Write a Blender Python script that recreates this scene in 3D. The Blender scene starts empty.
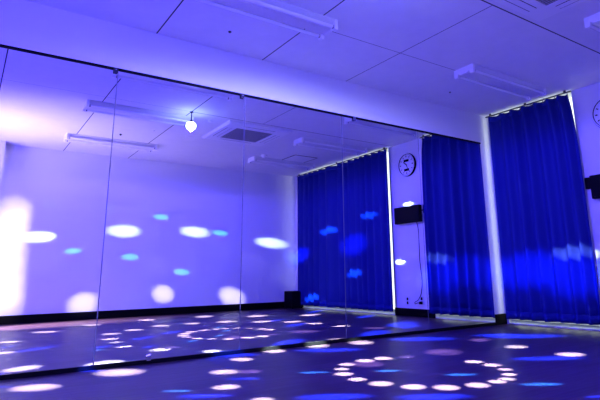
import bpy, bmesh, math, random
from mathutils import Vector, Matrix
random.seed(7)
S = bpy.context.scene
COL = S.collection
S.view_settings.view_transform = 'Standard'
S.view_settings.look = 'None'
S.view_settings.gamma = 1.0
S.view_settings.exposure = 0.0
S.view_settings.use_curve_mapping = False
S.cycles.max_bounces = 10
S.cycles.diffuse_bounces = 4
S.cycles.glossy_bounces = 5
S.cycles.transparent_max_bounces = 12
S.cycles.sample_clamp_indirect = 0.0
S.cycles.blur_glossy = 0.6

H = 2.6            # ceiling height
YB = -4.85         # back wall (seen in the mirror)
XR = 5.42          # curtain wall
XL = -1.6          # left wall
XC = 5.346          # curtain plane
BALL = Vector((2.09, -1.86, 2.42))

# ---------------------------------------------------------------- materials
def mat(name, col, rough=0.5, metal=0.0, spec=0.5, emit=None, estr=0.0):
    m = bpy.data.materials.new(name); m.use_nodes = True
    b = m.node_tree.nodes['Principled BSDF']
    b.inputs['Base Color'].default_value = (*col, 1)
    b.inputs['Roughness'].default_value = rough
    b.inputs['Metallic'].default_value = metal
    b.inputs['Specular IOR Level'].default_value = spec
    if emit:
        b.inputs['Emission Color'].default_value = (*emit, 1)
        b.inputs['Emission Strength'].default_value = estr
    return m

class NT:
    """tiny helper to chain nodes"""
    def __init__(s, m): s.t = m.node_tree; s.b = s.t.nodes['Principled BSDF']
    def n(s, typ, **kw):
        o = s.t.nodes.new(typ)
        for k, v in kw.items(): setattr(o, k, v)
        return o
    def l(s, a, b): s.t.links.new(a, b)
    def math(s, op, a, b=None):
        o = s.n('ShaderNodeMath', operation=op)
        for i, v in enumerate((a, b)):
            if v is None: continue
            if hasattr(v, 'is_output'): s.l(v, o.inputs[i])
            else: o.inputs[i].default_value = v
        return o.outputs[0]

def plaster(name, col, scale=60, strength=0.03):
    m = mat(name, col, 0.75, spec=0.25); t = NT(m)
    tc = t.n('ShaderNodeTexCoord'); no = t.n('ShaderNodeTexNoise')
    no.inputs['Scale'].default_value = scale; no.inputs['Detail'].default_value = 4
    t.l(tc.outputs['Object'], no.inputs['Vector'])
    bp = t.n('ShaderNodeBump'); bp.inputs['Strength'].default_value = strength; bp.inputs['Distance'].default_value = 0.01
    t.l(no.outputs['Fac'], bp.inputs['Height']); t.l(bp.outputs['Normal'], t.b.inputs['Normal'])
    return m

def ceiling_material():
    m = mat('ceiling_board', (0.78, 0.78, 0.80), 0.8, spec=0.2); t = NT(m)
    tc = t.n('ShaderNodeTexCoord'); sp = t.n('ShaderNodeSeparateXYZ'); t.l(tc.outputs['Object'], sp.inputs[0])
    X, Y = sp.outputs['X'], sp.outputs['Y']
    def line(out, pos, half): return t.math('LESS_THAN', t.math('ABSOLUTE', t.math('SUBTRACT', out, pos)), half)
    def both(a, b): return t.math('MULTIPLY', a, b)
    j = line(X, 0.103, .0055)
    for k in (-0.89, 1.097, 2.088): j = t.math('MAXIMUM', j, line(X, k, .0055))
    # narrower butt joints: one short board edge and the two long cross joints
    j = t.math('MAXIMUM', j, both(line(X, 3.080, .0035), t.math('GREATER_THAN', Y, -1.862)))
    j = t.math('MAXIMUM', j, both(line(Y, -0.829, .0028), t.math('GREATER_THAN', X, 2.088)))
    j = t.math('MAXIMUM', j, both(line(Y, -1.862, .0060), t.math('GREATER_THAN', X, 2.088)))
    j = t.math('MAXIMUM', j, both(line(Y, -1.862, .0020), t.math('LESS_THAN', X, 2.088)))
    no = t.n('ShaderNodeTexNoise'); no.inputs['Scale'].default_value = 9; no.inputs['Detail'].default_value = 6
    t.l(tc.outputs['Object'], no.inputs['Vector'])
    base = t.n('ShaderNodeMix', data_type='RGBA'); base.inputs['A'].default_value = (0.74, 0.74, 0.76, 1); base.inputs['B'].default_value = (0.82, 0.82, 0.84, 1)
    t.l(no.outputs['Fac'], base.inputs['Factor'])
    mx = t.n('ShaderNodeMix', data_type='RGBA'); mx.inputs['B'].default_value = (0.05, 0.05, 0.06, 1)
    t.l(base.outputs['Result'], mx.inputs['A']); t.l(j, mx.inputs['Factor'])
    t.l(mx.outputs['Result'], t.b.inputs['Base Color'])
    return m

def floor_material():
    m = mat('wood_floor', (0.15, 0.09, 0.12), 0.35, spec=0.16); t = NT(m)
    tc = t.n('ShaderNodeTexCoord')
    br = t.n('ShaderNodeTexBrick'); br.offset = 0.37; br.squash = 1.0
    br.inputs['Color1'].default_value = (0.064, 0.034, 0.052, 1)
    br.inputs['Color2'].default_value = (0.092, 0.050, 0.074, 1)
    br.inputs['Mortar'].default_value = (0.035, 0.02, 0.028, 1)
    br.inputs['Scale'].default_value = 1.0
    br.inputs['Mortar Size'].default_value = 0.0015
    br.inputs['Brick Width'].default_value = 0.9
    br.inputs['Row Height'].default_value = 0.075
    t.l(tc.outputs['Object'], br.inputs['Vector'])
    mp = t.n('ShaderNodeMapping'); mp.inputs['Scale'].default_value = (1.5, 22, 1)
    t.l(tc.outputs['Object'], mp.inputs['Vector'])
    no = t.n('ShaderNodeTexNoise'); no.inputs['Scale'].default_value = 2.0; no.inputs['Detail'].default_value = 6
    t.l(mp.outputs['Vector'], no.inputs['Vector'])
    mx = t.n('ShaderNodeMix', data_type='RGBA', blend_type='MULTIPLY'); mx.inputs['Factor'].default_value = 0.5
    t.l(br.outputs['Color'], mx.inputs['A']); t.l(no.outputs['Color'], mx.inputs['B'])
    t.l(mx.outputs['Result'], t.b.inputs['Base Color'])
    rr = t.n('ShaderNodeMapRange'); rr.inputs['To Min'].default_value = 0.27; rr.inputs['To Max'].default_value = 0.44
    t.l(no.outputs['Fac'], rr.inputs['Value']); t.l(rr.outputs['Result'], t.b.inputs['Roughness'])
    return m

def fabric_material():
    m = mat('blue_curtain_fabric', (0.014, 0.024, 0.22), 0.85, spec=0.15); t = NT(m)
    tc = t.n('ShaderNodeTexCoord'); w = t.n('ShaderNodeTexNoise')
    mp = t.n('ShaderNodeMapping'); mp.inputs['Scale'].default_value = (300, 300, 40)
    t.l(tc.outputs['Object'], mp.inputs['Vector']); t.l(mp.outputs['Vector'], w.inputs['Vector'])
    w.inputs['Scale'].default_value = 1.0
    bp = t.n('ShaderNodeBump'); bp.inputs['Strength'].default_value = 0.08; bp.inputs['Distance'].default_value = 0.002
    t.l(w.outputs['Fac'], bp.inputs['Height']); t.l(bp.outputs['Normal'], t.b.inputs['Normal'])
    return m

def glass_material():
    m = bpy.data.materials.new('window_glass'); m.use_nodes = True
    t = m.node_tree; t.nodes.clear()
    o = t.nodes.new('ShaderNodeOutputMaterial'); mx = t.nodes.new('ShaderNodeMixShader'); mx.inputs[0].default_value = 0.06
    a = t.nodes.new('ShaderNodeBsdfTransparent'); a.inputs[0].default_value = (0.93, 0.97, 0.95, 1)
    b = t.nodes.new('ShaderNodeBsdfGlossy'); b.inputs['Roughness'].default_value = 0.02
    t.links.new(a.outputs[0], mx.inputs[1]); t.links.new(b.outputs[0], mx.inputs[2]); t.links.new(mx.outputs[0], o.inputs[0])
    return m

M = dict(
    wall=plaster('white_wall', (0.80, 0.80, 0.82)),
    ceiling=ceiling_material(), floor=floor_material(), fabric=fabric_material(), glass=glass_material(),
    black=mat('black_rubber', (0.003, 0.003, 0.003), 0.6, spec=0.06),
    channel=mat('black_channel', (0.004, 0.004, 0.005), 0.5, spec=0.08),
    mirror=mat('mirror_silver', (0.93, 0.93, 0.95), 0.0, 1.0),
    glassedge=mat('polished_glass_edge', (0.28, 0.32, 0.34), 0.25, 0.3),
    clip=mat('steel_clip', (0.55, 0.55, 0.58), 0.25, 1.0),
    darkclip=mat('dark_clip', (0.03, 0.03, 0.04), 0.3),
    enamel=mat('white_enamel', (0.68, 0.68, 0.71), 0.28),
    tube=mat('frosted_tube', (0.88, 0.88, 0.90), 0.18),
    tubecap=mat('tube_cap_metal', (0.7, 0.7, 0.72), 0.25, 1.0),
    socket=mat('white_socket', (0.82, 0.82, 0.84), 0.35),
    acwhite=mat('white_air_conditioner_plastic', (0.82, 0.82, 0.84), 0.4),
    dark=mat('dark_slot', (0.03, 0.03, 0.035), 0.6),
    plastic=mat('white_plastic', (0.80, 0.80, 0.82), 0.35),
    clockface=mat('clock_face_white', (0.85, 0.85, 0.86), 0.5),
    alu=mat('aluminium_frame', (0.72, 0.75, 0.74), 0.35, 0.4),
    sill=mat('pale_sill', (0.75, 0.80, 0.77), 0.5),
    lens=mat('glowing_lens', (0.5, 0.6, 1), 0.2, emit=(0.22, 0.30, 1.0), estr=60.0),
    blackplastic=mat('black_plastic', (0.004, 0.004, 0.005), 0.5, spec=0.07),
    screen=mat('dark_screen', (0.003,0.003,0.004), 0.3, spec=0.1),
    cloth=mat('speaker_cloth', (0.006, 0.006, 0.007), 0.9, spec=0.1),
)
def grille_material():
    m = mat('dark_grille_mesh', (0.10, 0.10, 0.12), 0.6); t = NT(m)
    tc = t.n('ShaderNodeTexCoord'); sp = t.n('ShaderNodeSeparateXYZ'); t.l(tc.outputs['Object'], sp.inputs[0])
    def st(o):
        a = t.math('MULTIPLY', o, 55.0); a = t.math('FLOORED_MODULO', a, 1.0); return t.math('LESS_THAN', a, 0.25)
    g = t.math('MAXIMUM', st(sp.outputs['X']), st(sp.outputs['Y']))
    mx = t.n('ShaderNodeMix', data_type='RGBA'); mx.inputs['A'].default_value = (0.05, 0.05, 0.06, 1); mx.inputs['B'].default_value = (0.42, 0.42, 0.45, 1)
    t.l(g, mx.inputs['Factor']); t.l(mx.outputs['Result'], t.b.inputs['Base Color'])
    return m
M['grille'] = grille_material()
M['frosted'] = mat('frosted_glass', (.8,.85,.85), .4)
M['frosted'].node_tree.nodes['Principled BSDF'].inputs['Transmission Weight'].default_value = .3

# ---------------------------------------------------------------- mesh helpers
class MB:
    def __init__(s): s.bm = bmesh.new()
    def box(s, x0, x1, y0, y1, z0, z1):
        vs = [s.bm.verts.new(p) for p in ((x0,y0,z0),(x1,y0,z0),(x1,y1,z0),(x0,y1,z0),(x0,y0,z1),(x1,y0,z1),(x1,y1,z1),(x0,y1,z1))]
        for f in ((3,2,1,0),(4,5,6,7),(0,1,5,4),(1,2,6,5),(2,3,7,6),(3,0,4,7)): s.bm.faces.new([vs[i] for i in f])
        return s
    def quad(s, *pts):
        s.bm.faces.new([s.bm.verts.new(p) for p in pts]); return s
    def cyl(s, p0, p1, r0, r1=None, n=20):
        p0, p1 = Vector(p0), Vector(p1); r1 = r0 if r1 is None else r1
        a = (p1-p0).normalized(); u = a.orthogonal().normalized(); v = a.cross(u)
        ra = [s.bm.verts.new(p0 + (u*math.cos(t)+v*math.sin(t))*r0) for t in [2*math.pi*i/n for i in range(n)]]
        rb = [s.bm.verts.new(p1 + (u*math.cos(t)+v*math.sin(t))*r1) for t in [2*math.pi*i/n for i in range(n)]]
        for i in range(n): s.bm.faces.new((ra[i], ra[(i+1)%n], rb[(i+1)%n], rb[i]))
        s.bm.faces.new(ra[::-1]); s.bm.faces.new(rb); return s
    def lathe(s, prof, c, axis='Z', n=32, closed=False):
        """prof: (radius, height along axis)"""
        c = Vector(c); rings = []
        for r, h in prof:
            ring = []
            for i in range(n):
                t = 2*math.pi*i/n; a, b = r*math.cos(t), r*math.sin(t)
                p = (a, b, h) if axis == 'Z' else ((-h, a, b) if axis == '-X' else (a, h, b))
                ring.append(s.bm.verts.new(c + Vector(p)))
            rings.append(ring)
        for k in range(len(rings)-1):
            for i in range(n): s.bm.faces.new((rings[k][i], rings[k][(i+1)%n], rings[k+1][(i+1)%n], rings[k+1][i]))
        if closed:
            for i in range(n): s.bm.faces.new((rings[-1][i], rings[-1][(i+1)%n], rings[0][(i+1)%n], rings[0][i]))
        else:
            s.bm.faces.new(rings[0][::-1]); s.bm.faces.new(rings[-1])
        return s
    def prism_x(s, prof, x0, x1):
        """prof: (y,z) closed loop"""
        a = [s.bm.verts.new((x0, y, z)) for y, z in prof]; b = [s.bm.verts.new((x1, y, z)) for y, z in prof]
        n = len(prof)
        for i in range(n): s.bm.faces.new((a[i], a[(i+1)%n], b[(i+1)%n], b[i]))
        s.bm.faces.new(a[::-1]); s.bm.faces.new(b); return s
    def build(s, name, m, parent=None, bevel=0, smooth=False, origin=None):
        bmesh.ops.recalc_face_normals(s.bm, faces=s.bm.faces)
        me = bpy.data.meshes.new(name)
        if origin is not None: bmesh.ops.translate(s.bm, verts=s.bm.verts, vec=-Vector(origin))
        s.bm.to_mesh(me); s.bm.free()
        me.materials.append(m)
        o = bpy.data.objects.new(name, me); COL.objects.link(o)
        if origin is not None: o.location = origin
        if parent: o.parent = parent
        if smooth:
            for p in me.polygons: p.use_smooth = True
            try: me.set_sharp_from_angle(angle=math.radians(40))
            except Exception: pass
        if bevel:
            b = o.modifiers.new('bevel', 'BEVEL'); b.width = bevel; b.segments = 2; b.limit_method = 'ANGLE'
        return o

def tag(o, label, cat, group=None):
    o['label'] = label; o['category'] = cat
    if group: o['group'] = group
    return o
def thing(name, label, cat, loc, group=None):
    o = bpy.data.objects.new(name, None); COL.objects.link(o); o.location = loc; o.empty_display_size = 0.1
    return tag(o, label, cat, group)
def struct(o):
    o['kind'] = 'structure'; return o
def copy_tree(o, loc, label=None):
    r = o.copy(); COL.objects.link(r); r.location = loc
    if label: r['label'] = label
    for ch in o.children:
        c = ch.copy(); COL.objects.link(c); c.parent = r
        for g in ch.children:
            d = g.copy(); COL.objects.link(d); d.parent = c
    return r

# ---------------------------------------------------------------- room shell
struct(MB().quad((XL-.2,YB-.2,0),(XR+.2,YB-.2,0),(XR+.2,.2,0),(XL-.2,.2,0)).build('floor', M['floor']))
struct(MB().box(XL-.2,XR+.2,YB-.2,.2,H,H+.08).build('ceiling', M['ceiling']))
struct(MB().box(XL-.2,XR+.2,.008,.2,0,H).build('wall_front', M['wall']))          # carries the mirror
struct(MB().box(XL-.2,XR+.2,YB-.2,YB,0,H).build('wall_back', M['wall']))
struct(MB().box(XL,0.31,YB,YB+.23,0,H).build('trim_1', M['wall']))                 # pillar in the far corner
W1 = (-1.145, -0.032)     # window beside the mirror
W2 = (-4.635, -1.970)     # window behind the far pair of curtains
WT = 0.16
struct(MB().box(XR,XR+WT,W2[1],W1[0],0,H).build('wall_right', M['wall']))
struct(MB().box(XR,XR+WT,W1[1],.0075,0,H).build('wall_right', M['wall']))
struct(MB().box(XR,XR+WT,YB-.2,W2[0],0,H).build('wall_right', M['wall']))
# left wall with an assumed window the camera does not see
LW = (-4.25,-3.45,0.75,2.05)
def left_wall():
    b = MB()
    ys = [YB-.2, LW[0], LW[1], .2]; zs = [0, LW[2], LW[3], H]
    v = {(i,j): b.bm.verts.new((XL, ys[i], zs[j])) for i in range(4) for j in range(4)}
    for i in range(3):
        for j in range(3):
            if (i,j) != (1,1): b.bm.faces.new((v[i,j],v[i+1,j],v[i+1,j+1],v[i,j+1]))
    o = struct(b.build('wall_left', M['wall']))
    s = o.modifiers.new('solid','SOLIDIFY'); s.thickness = 0.15; s.offset = 1
    return o
left_wall()
lw = struct(MB().box(XL-.09,XL-.07,LW[0],LW[1],LW[2],LW[3]).build('assumed_window', M['frosted']))  # assumed window, out of view; its frosted pane dims the sky
# baseboards
struct(MB().box(0.31,XR,YB,YB+.014,0,.118).build('baseboard_back', M['black'], bevel=.003))
struct(MB().box(5.215,XR,-.006,.008,0,.12).build('baseboard_front', M['black'], bevel=.002))
struct(MB().box(XR-.014,XR,W2[1]+.005,W1[0]-.005,0,.11).build('baseboard_right', M['black'], bevel=.003))
struct(MB().box(XR-.014,XR,YB+.014,W2[0]-.005,0,.11).build('baseboard_right', M['black'], bevel=.003))
# sliding windows behind the curtains: sill, frame, panes
def window(name, y0, y1, panes):
    x0, x1 = XR+.07, XR+.12
    fr = MB()
    fr.box(x0,x1,y0,y0+.035,.05,H); fr.box(x0,x1,y1-.035,y1,.05,H); fr.box(x0,x1,y0+.035,y1-.035,.05,.075)
    step = (y1-y0)/panes
    for k in range(1,panes): fr.box(x0,x1,y0+k*step-.06,y0+k*step+.06,.09,H)
    w = struct(fr.build(name, M['alu']))
    sl = MB()
    a = [sl.bm.verts.new(p) for p in ((XR+.001,y0,0),(XR+.001,y0,.012),(x1+.03,y0,.052),(x1+.03,y0,0))]
    b = [sl.bm.verts.new(p) for p in ((XR+.001,y1,0),(XR+.001,y1,.012),(x1+.03,y1,.052),(x1+.03,y1,0))]
    for i in range(4): sl.bm.faces.new((a[i],a[(i+1)%4],b[(i+1)%4],b[i]))
    sl.bm.faces.new(a[::-1]); sl.bm.faces.new(b)
    sl.build('window_sill', M['sill'], w)
    g = MB()
    g.quad((x0+.02,y0+.03,.08),(x0+.02,y1-.03,.08),(x0+.02,y1-.03,H),(x0+.02,y0+.03,H))
    g.build('pane', M['glass'], w)
    return w
window('window_1', W1[0], W1[1], 2)
window('window_2', W2[0], W2[1], 2)

# ---------------------------------------------------------------- mirror wall
seams = [-0.276, 0.818, 1.914, 3.004, 4.097, 5.206]
ZM0, ZM1 = 0.030, 2.200
where = ['first mirror panel from the left end, cut off by the picture edge',
         'second mirror panel from the left, showing the far white wall and glowing lamp',
         'third mirror panel from the left, showing the ceiling air conditioner',
         'fourth mirror panel from the left, showing the far blue curtains',
         'last mirror panel at the right, beside the real curtain, showing clock and black box']
for k in range(5):
    a, b = seams[k]+.0015, seams[k+1]-.0015
    m = MB().box(a+.002,b-.002,0,.006,ZM0,ZM1).build('wall_mirror', M['mirror'], origin=((a+b)/2,0.003,ZM0))
    tag(m, where[k], 'mirror', 'mirror panels along the wall')
    e = MB(); e.box(a,a+.002,.0006,.006,ZM0,ZM1); 
    o = e.build('glass_edge', M['glassedge'], origin=((a+b)/2,0.003,ZM0)); o.location = (0,0,0); o.parent = m
    e = MB(); e.box(b-.002,b,.0006,.006,ZM0,ZM1)
    o = e.build('glass_edge', M['glassedge'], origin=((a+b)/2,0.003,ZM0)); o.location = (0,0,0); o.parent = m
struct(MB().box(seams[0],5.206,-.010,.007,ZM1,ZM1+.018).build('trim_2', M['channel']))
struct(MB().box(seams[0],5.206,-.012,.007,0.0,ZM0).build('trim_3', M['channel']))
# ---- clips: a screwed plate that laps over the glass
def clip_at(x, z, up, m, label):
    t = thing('mirror_clip', label, 'clip', (x,-.012,z), 'clips holding the mirror')
    MB().box(-.016,.016,-.004,.004,-.022,.016).build('plate', m, t, bevel=.002)
    MB().cyl((0,-.004,.004),(0,-.008,.004),.006,.005,12).build('screw', M['clip'], t)
clip_at(0.80, 2.196, True, M['darkclip'], 'dark clip on the top edge of the mirror near the first seam')
clip_at(1.885, 2.196, True, M['darkclip'], 'dark clip on the top edge of the mirror near the middle seam')
clip_at(3.165, 2.196, True, M['clip'], 'bright clip on the top edge of the mirror above the far curtains')
clip_at(1.19, 0.044, False, M['clip'], 'small bright clip on the bottom edge of the mirror near the floor')

# ---------------------------------------------------------------- fluorescent fixtures
def make_fixture(label, loc):
    L = 0.625
    t = thing('fluorescent_light', label, 'ceiling light', loc, 'twin tube ceiling lights')
    # body: channel with sloping reflector sides, z=0 at ceiling
    MB().prism_x([(-.118,0),(-.118,-.010),(-.050,-.066),(.050,-.066),(.118,-.010),(.118,0)], -L+.02, L-.02).build('reflector', M['enamel'], t, bevel=.003)
    for sy in (-.098,.098):
        tb = MB().cyl((-L+.045,sy,-.062),(L-.045,sy,-.062),.0165,n=18).build('tube', M['tube'], t, smooth=True)
        for sx in (-1,1):
            MB().cyl((sx*(L-.045),sy,-.062),(sx*(L-.028),sy,-.062),.0168,n=18).build('tube_cap', M['tubecap'], tb, smooth=True)
    for sx in (-1,1):
        e = MB(); x0, x1 = sorted((sx*(L-.03), sx*L))
        prof = [(-.120,0),(-.120,-.088),(-.076,-.088),(-.070,-.050),(-.050,-.070),(.050,-.070),(.070,-.050),(.076,-.088),(.120,-.088),(.120,0)]
        e.prism_x(prof, x0, x1).build('socket', M['socket'], t, bevel=.002)
    return t
f0 = make_fixture('large twin tube ceiling light at the top of the picture above the mirror', (1.60,-.90,H))
copy_tree(f0, (4.46,-.93,H), 'twin tube ceiling light running up to the top of the real blue curtain')
copy_tree(f0, (1.56,-2.17,H), 'twin tube ceiling light reflected left of the glowing lamp, lit blue')
copy_tree(f0, (4.50,-2.26,H), 'twin tube ceiling light reflected to the right of the air conditioner, upper of two')
copy_tree(f0, (1.60,-3.79,H), 'twin tube ceiling light reflected at far left, nearest the far wall')
copy_tree(f0, (4.46,-3.72,H), 'twin tube ceiling light reflected beside the ceiling hatch, lower of two')

# ---------------------------------------------------------------- air conditioner cassette
ac = thing('air_conditioner', 'square white air conditioner cassette with dark grille set in the ceiling', 'air conditioner', (3.10,-2.40,H))
def frame_panel():
    b = MB(); o, i, z0, z1 = .475, .285, -.035, 0
    def ring(r, z): return [b.bm.verts.new(p) for p in ((-r,-r,z),(r,-r,z),(r,r,z),(-r,r,z))]
    ot, ob, ob2, it, ib = ring(o,z1), ring(o,-.018), ring(o-.02,z0), ring(i,z1), ring(i,z0)
    for A, B in ((ot,ob),(ob,ob2),(ob2,ib),(ib,it),(it,ot)):
        for k in range(4): b.bm.faces.new((A[k],A[(k+1)%4],B[(k+1)%4],B[k]))
    return b
frame_panel().build('panel', M['acwhite'], ac)
MB().box(-.282,.282,-.282,.282,-.030,-.004).build('grille', M['grille'], ac)
for k in range(4):
    b = MB().box(-.24,.24,.345,.400,-.0385,-.0330)
    bmesh.ops.rotate(b.bm, verts=b.bm.verts, cent=(0,0,0), matrix=Matrix.Rotation(k*math.pi/2,3,'Z'))
    lv = b.build('louver', M['acwhite'], ac, bevel=.002)
    for dy in (.342,.403):
        b = MB().box(-.245,.245,dy-.003,dy+.003,-.0365,-.0345)
        bmesh.ops.rotate(b.bm, verts=b.bm.verts, cent=(0,0,0), matrix=Matrix.Rotation(k*math.pi/2,3,'Z'))
        b.build('slot', M['dark'], lv)

# ---------------------------------------------------------------- ceiling hatch and small ceiling fittings
h = MB()
for a in ((-.23,-.22,-.24,.24),(.22,.23,-.24,.24),(-.22,.22,-.24,-.23),(-.22,.22,.23,.24)): h.box(*a,-.006,0)
hatch = thing('ceiling_hatch', 'square ceiling hatch with thin dark frame near the far curtains', 'hatch', (4.61,-3.40,H))
MB().box(-.22,.22,-.23,.23,-.004,0).build('cover', M['acwhite'], hatch)
h.build('frame', M['dark'], hatch)
sd = thing('smoke_detector', 'round white smoke detector on the ceiling beyond the air conditioner', 'smoke detector', (3.95,-3.46,H))
MB().lathe([(.055,0),(.055,-.015),(.045,-.03)],(0,0,0)).build('base', M['plastic'], sd, smooth=True)
MB().lathe([(.030,-.029),(.028,-.045),(.015,-.05)],(0,0,0)).build('sensor_head', M['plastic'], sd, smooth=True)
def small_fit(name, label, cat, loc, m, r, d, group=None):
    o = MB().lathe([(r,0),(r,-d*.5),(r*.6,-d)],(0,0,0),n=16).build(name, m, smooth=True); o.location = loc
    return tag(o, label, cat, group)
small_fit('ceiling_sensor', 'small bright fitting on the ceiling just right of the glowing lamp', 'sensor', (2.43,-2.10,H), M['plastic'], .03, .02)
small_fit('ceiling_sensor', 'small pale fitting on the ceiling between the two left reflected lights', 'sensor', (1.94,-2.93,H), M['plastic'], .028, .02)
small_fit('ceiling_hook', 'small dark fitting on the ceiling between the two left reflected lights', 'hook', (1.61,-3.36,H), M['dark'], .016, .02)
small_fit('ceiling_hook', 'small dark dot fitting on the ceiling above the mirror band at left', 'hook', (1.59,-.36,H), M['dark'], .013, .012)
small_fit('ceiling_hook', 'small dark dot fitting on the ceiling just left of the real curtain', 'hook', (4.27,-.37,H), M['dark'], .010, .012)

# ---------------------------------------------------------------- disco lamp hanging from the ceiling
lamp = thing('disco_lamp', 'small glowing disco lamp hanging on a short stem from the ceiling', 'lamp', (BALL.x,BALL.y,H))
zb = BALL.z-H
MB().lathe([(.022,0),(.022,-.008),(.009,-.014)],(0,0,0),n=24).build('ceiling_rose', M['blackplastic'], lamp, smooth=True)
MB().cyl((0,0,-.018),(0,0,zb+.07),.007,n=12).build('stem', M['blackplastic'], lamp, smooth=True)
MB().lathe([(.010,zb+.072),(.024,zb+.064),(.030,zb+.054),(.030,zb+.044)],(0,0,0),n=28).build('housing', M['blackplastic'], lamp, smooth=True)
gl = MB().lathe([(.034,zb+.042)]+[(.058*math.cos(t),zb-.058*math.sin(t)) for t in [-.75+(math.pi/2+.75)*i/12 for i in range(1,12)]]+[(.004,zb-.058)],(0,0,0),n=28).build('dome', M['lens'], lamp, smooth=True)

# ---------------------------------------------------------------- curtains
def curtain(name, label, y0, y1, z0, z1, pitch, amp, seed, taper_top=0.0, group=None):
    rnd = random.Random(seed)
    n = max(24, int((y1-y0)/0.008)); rows = 14
    ph = rnd.random()*6
    # irregular pleat phase
    knots = [0.0]
    for i in range(n): knots.append(knots[-1] + (y1-y0)/n/pitch*(1+0.35*math.sin(i*0.021+ph)+0.2*math.sin(i*0.057+2*ph)))
    b = MB(); grid = []
    for r in range(rows+1):
        f = r/rows; row = []
        for i in range(n+1):
            t = knots[i]*2*math.pi
            u = i/n
            y = y0 + (y1-y0)*u
            if taper_top: y += taper_top*(f**8)*(1-u)
            a = amp*(0.75+0.25*(1-f))*(1+.25*math.sin(knots[i]*1.7+seed))
            x = a*(math.sin(t) + 0.10*math.sin(2*t+1.1+seed) ) + .006*math.sin(3*f+knots[i])*(1-f)
            ed = min(1.0, min(y-y0, y1-y)/.05); x *= max(0.0, ed)**.5
            z = z0 + (z1-z0)*f
            if r == rows: z -= .005*(0.5-0.5*math.cos(t))
            row.append(b.bm.verts.new((XC+x, y, z)))
        grid.append(row)
    for r in range(rows):
        for i in range(n): b.bm.faces.new((grid[r][i],grid[r][i+1],grid[r+1][i+1],grid[r+1][i]))
    root = thing(name, label, 'curtain', (XC,(y0+y1)/2,z0), group)
    pts = [[v.co.copy() for v in row] for row in grid]
    def finish(o, th):
        for p in o.data.polygons: p.use_smooth = True
        s = o.modifiers.new('thickness','SOLIDIFY'); s.thickness = th; s.offset = 0
        o.location = (0,0,0); o.parent = root
        return o
    finish(b.build('fabric', M['fabric'], origin=root.location), .003)
    def band(nm, ra, za, rb, zb_):
        q = MB(); lo, hi = [], []
        for i in range(n+1):
            pa, pb = pts[ra][i].copy(), pts[rb][i].copy()
            pa.z += za; pb.z += zb_
            pa.x -= .0035; pb.x -= .0035
            lo.append(q.bm.verts.new(pa)); hi.append(q.bm.verts.new(pb))
        for i in range(n): q.bm.faces.new((lo[i],lo[i+1],hi[i+1],hi[i]))
        return finish(q.build(nm, M['fabric'], origin=root.location), .002)
    band('hem', 0, 0, 0, .09)
    band('heading_tape', rows, -.07, rows, 0)
    k = max(2, int((y1-y0)/.16))
    for j in range(k+1):
        i = min(n, int(n*j/k)); p = pts[rows][i]
        hk = MB().cyl((XC,p.y,z1-.03),(XC,p.y,2.5648),.004,n=8)
        o = hk.build('hook', M['darkclip'], origin=root.location); o.location = (0,0,0); o.parent = root
    return root
ZT = 2.5595
curtain('curtain', 'wide blue curtain at the right beside the mirror end, seen directly', -1.192, -.060, .066, ZT, .20, .046, 1, taper_top=.055)
curtain('curtain', 'blue curtain seen only in the mirror, next to the wall with the clock', -3.088, -1.930, .058, ZT, .20, .046, 2, group='far pair of curtains')
curtain('curtain', 'blue curtain seen only in the mirror, in the far corner above the black floor box', -4.645, -3.096, .058, ZT, .20, .046, 3, group='far pair of curtains')
def rail(label, y0, y1):
    t = thing('curtain_rail', label, 'curtain rail', (XC,(y0+y1)/2,2.572), 'curtain rails')
    hl = (y1-y0)/2
    MB().box(-.011,.011,-hl,hl,-.007,.007).build('track', M['darkclip'], t, bevel=.002)
    for k in (-1,0,1):
        MB().box(-.008,.008,k*(hl-.06)-.012,k*(hl-.06)+.012,.007,H-2.572).build('bracket', M['darkclip'], t)
    for k in (-1,1):
        MB().cyl((0,k*hl,0),(0,k*(hl+.015),0),.009,.008,12).build('end_cap', M['darkclip'], t)
rail('dark curtain rail above the curtain beside the mirror', -1.17, -.03)
rail('long dark curtain rail above the far pair of curtains', -4.65, -1.93)

# ---------------------------------------------------------------- things on the curtain wall
ck = thing('wall_clock', 'round white wall clock with dark rim hanging between the curtains', 'clock', (XR,-1.535,2.235))
MB().lathe([(.178,.0005),(.182,.012),(.182,.034),(.172,.046),(.160,.046),(.160,.0)],(0,0,0),'-X',48,True).build('rim', M['blackplastic'], ck, smooth=True)
MB().lathe([(.160,.001),(.160,.034)],(0,0,0),'-X',48).build('face', M['clockface'], ck)
MB().lathe([(.176,.040),(.176,.0475),(.164,.0475),(.164,.040)],(0,0,0),'-X',48,True).build('bezel_ring', M['plastic'], ck, smooth=True)
for k in range(12):
    a = k*math.pi/6; r0, r1 = .118, .142
    b = MB().box(-.0365,-.0345,-.007 if k%3==0 else -.005,.007 if k%3==0 else .005,r0,r1)
    bmesh.ops.rotate(b.bm, verts=b.bm.verts, cent=(0,0,0), matrix=Matrix.Rotation(a,3,'X'))
    b.build('hour_mark', M['blackplastic'], ck)
MB().box(-.038,-.034,-.052,.052,.045,.082).build('display_window', M['blackplastic'], ck)
MB().box(-.038,-.034,-.052,.052,-.098,-.062).build('display_window', M['blackplastic'], ck)
def hand(ang, ln, w):
    b = MB().box(-.0415,-.0395,-w,w,-.02,ln)
    bmesh.ops.rotate(b.bm, verts=b.bm.verts, cent=(0,0,0), matrix=Matrix.Rotation(ang,3,'X'))
    return b
hand(math.radians(52),.075,.007).build('hour_hand', M['blackplastic'], ck)
hand(math.radians(205),.100,.005).build('minute_hand', M['blackplastic'], ck)

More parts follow.
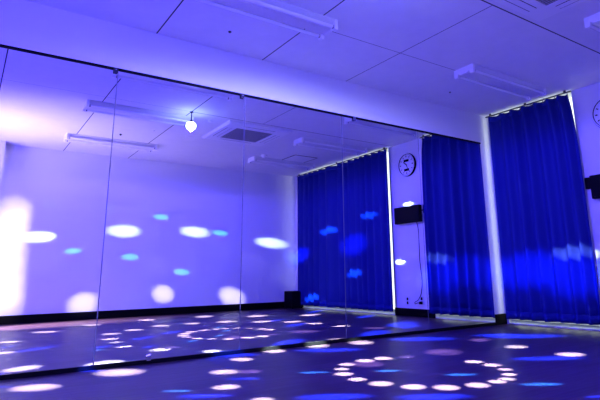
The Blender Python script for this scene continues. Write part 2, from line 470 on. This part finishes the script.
sp = thing('wall_monitor', 'black flat monitor box mounted on the wall below the clock', 'monitor', (XR,-1.532,1.465))
MB().box(-.095,-.030,-.268,.268,-.125,.125).build('casing', M['blackplastic'], sp, bevel=.010)
MB().box(-.0975,-.0945,-.248,.248,-.105,.105).build('screen', M['screen'], sp)
MB().box(-.032,0,-.10,.10,-.07,.07).build('wall_bracket', M['blackplastic'], sp, bevel=.003)
MB().box(-.035,-.015,.265,.300,.030,.055).build('side_arm', M['blackplastic'], sp, bevel=.003)
MB().box(-.045,0,.296,.346,-.005,.118).build('side_unit', M['blackplastic'], sp, bevel=.006)
def tube(name, pts, r, m, parent=None):
    cu = bpy.data.curves.new(name,'CURVE'); cu.dimensions='3D'; cu.bevel_depth=r; cu.bevel_resolution=2
    s = cu.splines.new('BEZIER'); s.bezier_points.add(len(pts)-1)
    for p,c in zip(s.bezier_points,pts): p.co=c; p.handle_left_type=p.handle_right_type='AUTO'
    o = bpy.data.objects.new(name,cu); COL.objects.link(o)
    bpy.context.view_layer.update()
    me = bpy.data.meshes.new_from_object(o.evaluated_get(bpy.context.evaluated_depsgraph_get())); COL.objects.unlink(o)
    bpy.data.objects.remove(o); n = bpy.data.objects.new(name, me); COL.objects.link(n); me.materials.clear(); me.materials.append(m)
    if parent: n.parent = parent
    return n
def outlet(label, y, z):
    t = thing('power_outlet', label, 'outlet', (XR,y,z), 'wall outlets')
    MB().box(-.008,0,-.035,.035,-.06,.06).build('cover_plate', M['plastic'], t, bevel=.002)
    for dz in (-.028,.028): MB().box(-.0105,-.007,-.017,.017,dz-.020,dz+.020).build('socket', M['blackplastic'], t, bevel=.002)
outlet('wall outlet with two dark sockets and no plug below the black monitor', -1.685, .215)
outlet('wall outlet with a plug and dark cable, nearer the real curtain', -1.395, .225)
cb = thing('power_cable', 'thin dark cable running down the wall from the black monitor to the outlet', 'cable', (XR-.008,-1.39,.225))
tube('cord', [(-.02,.0,1.12),(-.001,0,1.05),(0,0,.6),(-.001,.0,.12),(-.025,-.05,.01),(-.045,-.10,-.035),(-.035,-.05,-.03),(-.02,-.01,-.03)], .005, M['blackplastic'], cb)
MB().box(-.040,-.004,-.022,.018,-.048,-.010).build('plug', M['blackplastic'], cb, bevel=.004)

fb = thing('floor_speaker', 'black box speaker on the floor in the far corner below the curtain', 'speaker', (5.27,-4.665,0))
MB().box(-.13,.13,-.15,.15,.012,.315).build('cabinet', M['blackplastic'], fb, bevel=.010)
MB().box(-.115,.115,.148,.156,.03,.30).build('grille', M['cloth'], fb, bevel=.003)
for sx in (-.10,.10):
    for sy in (-.12,.12): MB().cyl((sx,sy,0),(sx,sy,.014),.014,n=12).build('foot', M['black'], fb)

# ---------------------------------------------------------------- light
# the lamp's coloured beams: (target x, y, z, half angle in degrees, colour key)
BEAMS = [
(0.434, -0.409, 0.0, 1.9, 'w'),
(0.942, -0.225, 0.0, 2.5, 'w'),
(1.8, -0.285, 0.0, 1.64, 'w'),
(1.489, -0.679, 0.0, 1.88, 'w'),
(1.625, -0.773, 0.0, 1.83, 'v'),
(1.303, -1.117, 0.0, 1.6, 'w'),
(1.316, -1.525, 0.0, 1.41, 'w'),
(2.2, -0.063, 0.0, 1.79, 'w'),
(2.651, -0.034, 0.0, 2.09, 'w'),
(3.063, -0.142, 0.0, 2.16, 'w'),
(2.625, -0.95, 0.0, 1.6, 'r'),
(2.46, -0.941, 0.0, 1.57, 'r'),
(2.266, -0.982, 0.0, 1.37, 'r'),
(2.135, -1.097, 0.0, 1.18, 'r'),
(2.043, -1.245, 0.0, 1.43, 'r'),
(2.002, -1.433, 0.0, 1.37, 'r'),
(2.031, -1.613, 0.0, 1.73, 'r'),
(2.112, -1.793, 0.0, 1.68, 'r'),
(2.235, -1.919, 0.0, 1.78, 'r'),
(2.411, -1.99, 0.0, 1.64, 'r'),
(2.57, -1.999, 0.0, 1.27, 'r'),
(2.674, -1.99, 0.0, 1.15, 'r'),
(2.797, -1.915, 0.0, 1.05, 'r'),
(2.917, -1.799, 0.0, 1.09, 'r'),
(3.002, -1.482, 0.0, 1.48, 'r'),
(2.99, -1.643, 0.0, 1.42, 'r'),
(2.383, -1.058, 0.0, 3.08, 'v'),
(3.845, -1.229, 0.0, 1.74, 'w'),
(3.786, -1.736, 0.0, 1.91, 'w'),
(3.981, -0.751, 0.0, 1.85, 'v'),
(3.183, -1.028, 0.0, 3.5, 'v'),
(2.801, -1.02, 0.0, 1.44, 'v'),
(0.275, -0.251, 0.0, 0.59, 'b'),
(1.049, -1.036, 0.0, 1.34, 'c'),
(0.821, -0.054, 0.0, 1.32, 'b'),
(1.483, -0.962, 0.0, 1.73, 'b'),
(1.124, -1.252, 0.0, 2.09, 'b'),
(1.821, -0.01, 0.0, 2.99, 'b'),
(2.575, -0.327, 0.0, 3.86, 'b'),
(1.926, -1.074, 0.0, 1.97, 'c'),
(2.323, -1.345, 0.0, 1.77, 'c'),
(1.638, -1.7, 0.0, 3.29, 'b'),
(3.651, -0.335, 0.0, 3.95, 'b'),
(2.577, -1.73, 0.0, 2.08, 'c'),
(2.028, -2.025, 0.0, 3.31, 'b'),
(4.51, -0.863, 0.0, 3.97, 'b'),
(3.499, -1.728, 0.0, 3.58, 'b'),
(2.69, -2.196, 0.0, 2.36, 'c'),
(2.642, -2.536, 0.0, 0.91, 'b'),
(4.409, -0.616, 0.0, 2.69, 'b'),
(0.902, -3.196, 0.0, 2.44, 'w'),
(0.471, -2.344, 0.0, 1.86, 'w'),
(0.369, -1.442, 0.0, 1.69, 'w'),
(0.651, -1.536, 0.0, 2.84, 'b'),
(0.434, -1.886, 0.0, 1.45, 'b'),
(1.531, -3.772, 0.0, 2.04, 'w'),
(1.461, -2.364, 0.0, 2.34, 'w'),
(1.339, -1.857, 0.0, 2.21, 'w'),
(1.783, -2.635, 0.0, 2.5, 'w'),
(2.336, -4.03, 0.0, 2.32, 'w'),
(2.201, -2.935, 0.0, 2.63, 'w'),
(2.622, -2.95, 0.0, 2.41, 'w'),
(3.212, -4.008, 0.0, 2.49, 'w'),
(3.074, -2.859, 0.0, 3.0, 'w'),
(3.854, -3.445, 0.0, 2.79, 'w'),
(3.441, -2.496, 0.0, 2.84, 'w'),
(3.664, -2.504, 0.0, 2.48, 'b'),
(3.726, -2.176, 0.0, 2.59, 'w'),
(4.538, -2.977, 0.0, 2.25, 'w'),
(4.952, -2.099, 0.0, 2.81, 'b'),
(5.036, -3.553, 0.0, 2.17, 'b'),
(0.993, -4.85, 1.728, 2.24, 'cd'),
(1.834, -4.85, 1.733, 2.55, 'cd'),
(2.11, -4.85, 1.369, 5.68, 'w'),
(1.377, -4.85, 1.035, 2.33, 'c'),
(2.235, -4.85, 0.948, 2.71, 'c'),
(1.588, -4.85, 0.234, 3.89, 'W'),
(3.321, -4.85, 1.392, 4.95, 'w'),
(3.797, -4.85, 1.39, 2.49, 'c'),
(2.703, -4.85, 1.629, 2.76, 'c'),
(3.111, -4.85, 0.698, 2.42, 'c'),
(2.812, -4.85, 0.341, 3.29, 'W'),
(4.069, -4.85, 0.245, 3.51, 'W'),
(4.862, -4.85, 1.231, 4.1, 'w'),
(2.63, -4.85, 0.868, 3.86, 'vd'),
(4.459, -4.85, 0.849, 3.56, 'vd'),
(0.893, -4.85, 1.239, 3.996, 'w', 2.0),
(5.36, -3.588, 1.382, 3.82, 'c'),
(5.36, -2.416, 1.536, 3.81, 'c'),
(5.36, -2.835, 1.09, 7.01, 'b'),
(5.36, -2.856, 0.614, 3.48, 'c'),
(5.36, -4.135, 0.178, 2.89, 'c'),
(5.36, -4.583, 0.975, 4.53, 'b'),
(5.36, -1.816, 0.809, 2.09, 'w'),
(5.36, -1.581, 1.648, 2.21, 'w'),
(5.36, -0.438, 1.548, 2.15, 'vd'),
(5.36, -1.486, 0.914, 2.93, 'vd'),
(5.36, -0.978, 0.793, 4.2, 'w', 0.7),
(5.36, -0.503, 1.608, 2.77, 'vd'),
(2.4, 0.0, 2.21, 58, 'H'),
(0.53, -4.85, 0.2, 4.2, 'P'),
(0.53, -4.85, 0.45, 4.2, 'P'),
(0.53, -4.85, 0.7, 4.2, 'P'),
(0.53, -4.85, 0.95, 4.2, 'P'),
(0.53, -4.85, 1.2, 4.2, 'P'),
(0.53, -4.85, 1.4, 4.2, 'P'),
(0.53, -4.85, 1.6, 4.2, 'P'),
(5.36, -0.98, 0.55, 7.5, 'b'),
(5.36, -0.4, 0.62, 7, 'b'),
]
COLR = dict(w=(.85,1.1,1.0), r=(.90,1.1,1.0), v=(.42,.38,1.0), b=(.01,.045,1.0), c=(.03,.32,1.0), W=(.95,.86,1.0), P=(.95,.82,1.0), cd=(.05,.50,1.0), vd=(.40,.38,1.0), H=(.36,.40,1.0))
POW = dict(w=19, r=22, v=5, b=8, c=9, W=2.6, P=2.0, cd=.35, vd=.2, H=2.1)     # relative brightness of each lens
def beam(tx, ty, tz, ang, k, mul=1.0):
    d = Vector((tx,ty,tz))-BALL; r2 = d.length_squared; d.normalize()
    wallhit = tz > 0.001
    pw, asp = POW[k]*mul, 1.0
    if not wallhit:
        cosf, alb = abs(d.z), .22
        if k in 'bc': asp = .36; pw *= 2.4; ang *= 1.6 if k == 'b' else 1.25
        xl0 = Vector((.816,-.578,0))
    elif tx > 5.3:
        cosf, alb, asp = abs(d.x), .5, (.45 if k == 'b' else .28)
        pw *= dict(w=.33,c=1.35,b=.6).get(k,1)
    else:
        cosf, alb = abs(d.y), .8
        if k == 'w': pw *= .17
        if k == 'c': pw *= .65
        asp = dict(W=.66, P=1.0, vd=.8, H=.1).get(k, .36)
    L = bpy.data.lights.new('lamp_beam','SPOT')
    L.color = COLR[k]
    L.energy = pw*.35*4*math.pi*r2*math.pi/alb/max(cosf,.25)
    L.spot_size = math.radians(2*ang*(1.2 if k in ('w','r') and not wallhit else 1.1))
    L.spot_blend = 1.0
    L.shadow_soft_size = 0.004
    o = bpy.data.objects.new('lamp_beam', L); COL.objects.link(o)
    zl = -d
    if wallhit:
        flat = Vector((0,1,0)) if tx > 5.3 else Vector((1,0,0))
        flat = (flat-zl*flat.dot(zl)).normalized(); lvl = Vector((0,0,1)).cross(zl).normalized()
        if lvl.dot(flat) < 0: flat = -flat
        xl = (flat*.6+lvl*.4).normalized()
    else: xl = (xl0-zl*xl0.dot(zl)).normalized()
    yl = zl.cross(xl)
    mm = Matrix((xl,yl*asp,zl)).transposed().to_4x4(); mm.translation = BALL + d*.063
    o.matrix_world = mm
for bb in BEAMS: beam(*bb)

# the lamp's overall violet wash, thrown downwards and outwards below its housing
L = bpy.data.lights.new('lamp_wash','SPOT'); L.color = (.072,.048,1.0); L.energy = 430
L.spot_size = math.pi; L.spot_blend = .12; L.shadow_soft_size = .004
o = bpy.data.objects.new('lamp_wash', L); COL.objects.link(o); o.location = BALL + Vector((0,0,-.063))
# added blue uplight out of view, with no lamp built, to lift the ceiling
L = bpy.data.lights.new('added_uplight','SPOT'); L.color = (.055,.038,1.0); L.energy = 320; L.shadow_soft_size = .12; L.spot_size = math.radians(172); L.spot_blend = .35
o = bpy.data.objects.new('added_uplight', L); COL.objects.link(o); o.location = (-.7,-2.7,.3); o.rotation_euler = (math.pi,0,0)
# area light added inside the left wall, as light from the assumed window
L = bpy.data.lights.new('assumed_daylight','AREA'); L.color = (1.0,.80,.95); L.energy = 31; L.shape='RECTANGLE'; L.size=.8; L.size_y=1.2; L.spread=math.radians(58)
o = bpy.data.objects.new('assumed_daylight', L); COL.objects.link(o); o.location = (XL+.03,-3.3,.7)
o.rotation_euler = Vector((1,-.2,1.05)).to_track_quat('-Z','Z').to_euler()

# added spot inside the room: assumed window light on floor by far wall
L = bpy.data.lights.new('assumed_daylight','SPOT'); L.color = (1.0,.86,1.0); L.energy = 8000
L.spot_size = math.radians(34); L.spot_blend = 1.0; L.shadow_soft_size = .05
o = bpy.data.objects.new('assumed_daylight', L); COL.objects.link(o)
src = Vector((XL+.03,-3.9,1.9)); dd = (Vector((.95,-4.2,0))-src).normalized()
zl = -dd; xl = Vector((0,0,1)).cross(zl).normalized(); yl = zl.cross(xl)
mm = Matrix((xl*.55,yl,zl)).transposed().to_4x4(); mm.translation = src; o.matrix_world = mm

w = bpy.data.worlds.new('sky'); S.world = w; w.use_nodes = True
w.node_tree.nodes['Background'].inputs[0].default_value = (.93,1.0,.97,1)
w.node_tree.nodes['Background'].inputs[1].default_value = 2.1

# ---------------------------------------------------------------- camera (solved from the room's vanishing points)
cam = bpy.data.cameras.new('camera'); co = bpy.data.objects.new('camera', cam); COL.objects.link(co)
right = Vector((0.81584766,-0.57802326,-0.01678412)); down = Vector((0.11858458,0.19564255,-0.97347917)); fwd = Vector((0.56597729,0.79222036,0.22815917))
m = Matrix((right,-down,-fwd)).transposed().to_4x4(); m.translation = Vector((0,-3.99735,.61079))
co.matrix_world = m
cam.sensor_width = 36; cam.sensor_fit = 'HORIZONTAL'; cam.lens = 507.575/600*36
cam.shift_x = (300-330.339)/600; cam.shift_y = -(200-155.652)/600
cam.clip_start = .02
S.camera = co
